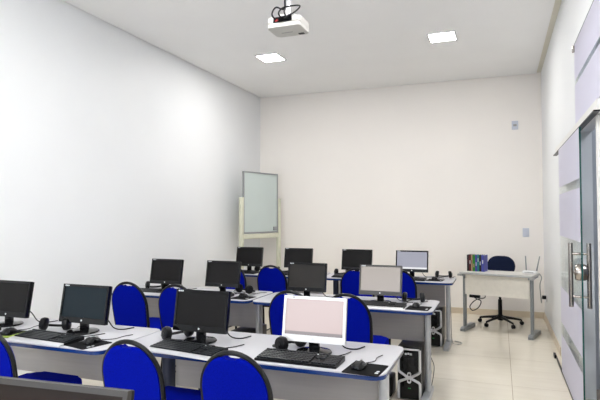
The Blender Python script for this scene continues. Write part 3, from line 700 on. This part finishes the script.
# books standing upright
names = ['book_black', 'book_maroon', 'book_tan', 'book_green', 'book_violet', 'book_teal', 'book_dark', 'book_blue']
desc = ['black-spined book at the left end of the row on the teacher desk', 'maroon-spined book standing second from the left in the row on the teacher desk',
        'thin tan-spined book in the row on the teacher desk', 'green-spined book in the row on the teacher desk',
        'violet-spined book next to the teal one on the teacher desk', 'teal-spined book in the row on the teacher desk',
        'dark-spined book between the teal and the blue book on the teacher desk', 'blue-spined book at the right end of the row on the teacher desk']
ths = [0.026, 0.027, 0.017, 0.034, 0.025, 0.025, 0.026, 0.036]
hs = [0.205, 0.206, 0.203, 0.207, 0.205, 0.206, 0.207, 0.206]
bx = -0.385
for nme, ds, th, hh in zip(names, desc, ths, hs):
    X, Y = td(bx + th / 2, 0.03)
    t = thing('book', ds, 'book', (X, Y, ZD), TR, 'books standing on the teacher desk')
    dpt = 0.15; c = 0.0022
    bm = B(); tt = th - 0.001
    box(bm, -tt / 2 + c / 2, 0, hh / 2, c, dpt, hh); box(bm, tt / 2 - c / 2, 0, hh / 2, c, dpt, hh); box(bm, 0, -dpt / 2 + c / 2, hh / 2, tt, c, hh)
    obj('cover', bm, nme, t)
    obox('pages', 'paper', t, 0, 0.0, hh / 2, tt - 2 * c, dpt - 0.008, hh - 0.008)
    sp = {'book_green': ('book_tan', 0.35), 'book_maroon': ('mark', 0.55), 'book_blue': ('mark', 0.6), 'book_violet': ('mark', 0.45), 'book_black': ('book_maroon', 0.6), 'book_teal': ('mark', 0.7), 'book_dark': ('mark', 0.5), 'book_tan': ('book_maroon', 0.6)}[nme]
    obox('spine_title', sp[0], t, 0, -dpt / 2 - 0.0003, hh * sp[1], tt * 0.35, 0.0008, hh * 0.22)
    bx += th
# router
X, Y = td(0.335, 0.10)
t = thing('router', 'white router with two upright grey antennas on the teacher desk', 'router', (X, Y, ZD), TR)
bm = B(); prism(bm, rrect(0.155, 0.105, 0.02, 5), lambda u, v, z: (u, v, z), 0.002, 0.03, bev=0.006); obj('body', bm, 'white', t)
obox('front_strip', 'grey_cable', t, 0, -0.0535, 0.015, 0.10, 0.003, 0.008)
for x, tx, m_ in ((-0.055, -0.062, 0), (0.062, 0.100, 0)):
    bm = B(); tube(bm, [(x, 0.05, 0.016), (x, 0.062, 0.022), (x + (tx - x) * 0.2, 0.063, 0.06), (tx, 0.063, 0.205)], [0.008, 0.009, 0.008, 0.0065], 10); obj('antenna', bm, 'teach_leg', t)
# teacher chair
t = thing('office_chair', 'navy blue swivel chair with black star base behind the teacher desk', 'chair', (-0.01, 7.50, 0), math.radians(175))
def swl(): 
    for k in range(5):
        a = PI / 2 + 2 * PI * k / 5 + 0.68
        c, s_ = math.cos(a), math.sin(a)
        sp = otube('spoke', 'black', t, [(0.03 * c, 0.03 * s_, 0.10), (0.15 * c, 0.15 * s_, 0.085), (0.27 * c, 0.27 * s_, 0.065)], [0.022, 0.017, 0.013], 8)
        bm = B()
        for q in (-1, 1): lathe(bm, [(0.02, -0.007), (0.025, -0.004), (0.025, 0.004), (0.02, 0.007)], (0.275 * c - q * 0.012 * s_, 0.275 * s_ + q * 0.012 * c, 0.025), 14, rot=Matrix.Rotation(a + PI / 2, 4, 'Z') @ Matrix.Rotation(PI / 2, 4, 'Y'))
        box(bm, 0.275 * c, 0.275 * s_, 0.042, 0.014, 0.014, 0.05)
        obj('caster', bm, 'black', sp)
swl()
bm = B(); lathe(bm, [(0.035, 0.06), (0.035, 0.13), (0.026, 0.13), (0.026, 0.33), (0.016, 0.33), (0.016, 0.43)], n=18); obj('gas_column', bm, 'black', t)
bm = B(); prism(bm, rrect(0.43, 0.41, 0.12, 8), lambda u, v, z: (u, v, z), 0.425, 0.49, bev=0.022); obj('seat', bm, 'navy', t)
bm = B(); prism(bm, rrect(0.36, 0.27, 0.13, 8, 0, 0.755), lambda u, v, y: (u, y + 0.02 - (v - 0.7) * 0.12, v), -0.245, -0.195, bev=0.02); obj('backrest', bm, 'navy', t)
bm = B(); tube(bm, bez([(0, -0.08, 0.43), (0, -0.2, 0.425), (0, -0.262, 0.48), (0, -0.252, 0.62), (0, -0.238, 0.72)]), 0.02, 8); obj('back_support', bm, 'black', t)
X, Y = td(-0.27, -0.105)
t = thing('power_strip', 'black power strip hanging under the panel of the teacher desk', 'power strip', (X, Y, 0.415), TR)
bm = B(); box(bm, 0, 0, 0.022, 0.13, 0.045, 0.036, bev=0.006); obj('body', bm, 'black', t)
bm = B(); box(bm, -0.05, 0, 0.0425, 0.012, 0.02, 0.007); box(bm, 0.05, 0, 0.0425, 0.012, 0.02, 0.007); obj('hanger', bm, 'black_matte', t)
# wall socket and cables round the teacher desk
t = thing('wall_socket', 'black plug box on the right wall beside the teacher desk', 'socket', (XR, 7.72, 0.355))
bm = B(); box(bm, -0.005, 0, 0, 0.01, 0.08, 0.11, bev=0.003); obj('plate', bm, 'white', t)
bm = B(); box(bm, -0.035, 0, 0, 0.05, 0.06, 0.045, bev=0.006); obj('adapter', bm, 'black', t)
X1, Y1_ = td(w / 2 + 0.006, 0.12)
cable('cable', 'grey power cable from the teacher desk corner to the black plug on the right wall',
      [(X1 + 0.004, Y1_, 0.733), (X1 + 0.022, Y1_, 0.69), (X1 + 0.005, Y1_ + 0.03, 0.60), (X1 + 0.02, Y1_ + 0.15, 0.45), (X1 + 0.04, Y1_ + 0.35, 0.34), (0.508, 7.72, 0.35)], 0.006, 'grey_cable')
X1, Y1_ = td(-0.24, -0.165)
cable('cable', 'black coiled cable hanging below the panel of the teacher desk',
      [(X1 - 0.06, Y1_, 0.463), (X1, Y1_, 0.42), (X1 + 0.06, Y1_ + 0.01, 0.385), (X1 + 0.03, Y1_, 0.31), (X1 - 0.04, Y1_, 0.27), (X1 - 0.07, Y1_ + 0.01, 0.32), (X1 + 0.0, Y1_ + 0.012, 0.40), (X1 + 0.1, Y1_ + 0.01, 0.43), (X1 + 0.11, Y1_, 0.475)], 0.006)

# ------------------------------------------------------------------ camera, world, view
cam = bpy.data.cameras.new('camera'); co = bpy.data.objects.new('camera', cam); COL.objects.link(co)
F_, yaw, pitch, roll = 526.4586, 0.362451306, 0.0298690061, -0.00189625271
cam.sensor_width = 36; cam.lens = F_ / 600 * 36; cam.clip_start = 0.02
cy, sy = math.cos(yaw), math.sin(yaw)
f = Vector((-sy * math.cos(pitch), cy * math.cos(pitch), math.sin(pitch))); r = Vector((cy, sy, 0)); u = r.cross(f)
r2 = r * math.cos(roll) + u * math.sin(roll); u2 = -r * math.sin(roll) + u * math.cos(roll)
mw = Matrix((r2, u2, -f)).transposed().to_4x4(); mw.translation = (0, 0, 1.445)
co.matrix_world = mw
SC.camera = co
wd = bpy.data.worlds.new('world'); SC.world = wd; wd.use_nodes = True
wd.node_tree.nodes['Background'].inputs[0].default_value = (0.75, 0.85, 1.0, 1); wd.node_tree.nodes['Background'].inputs[1].default_value = 0.3
vs = SC.view_settings; vs.view_transform = 'Standard'; vs.look = 'None'; vs.gamma = 1.0; vs.use_curve_mapping = False; vs.exposure = 1.64
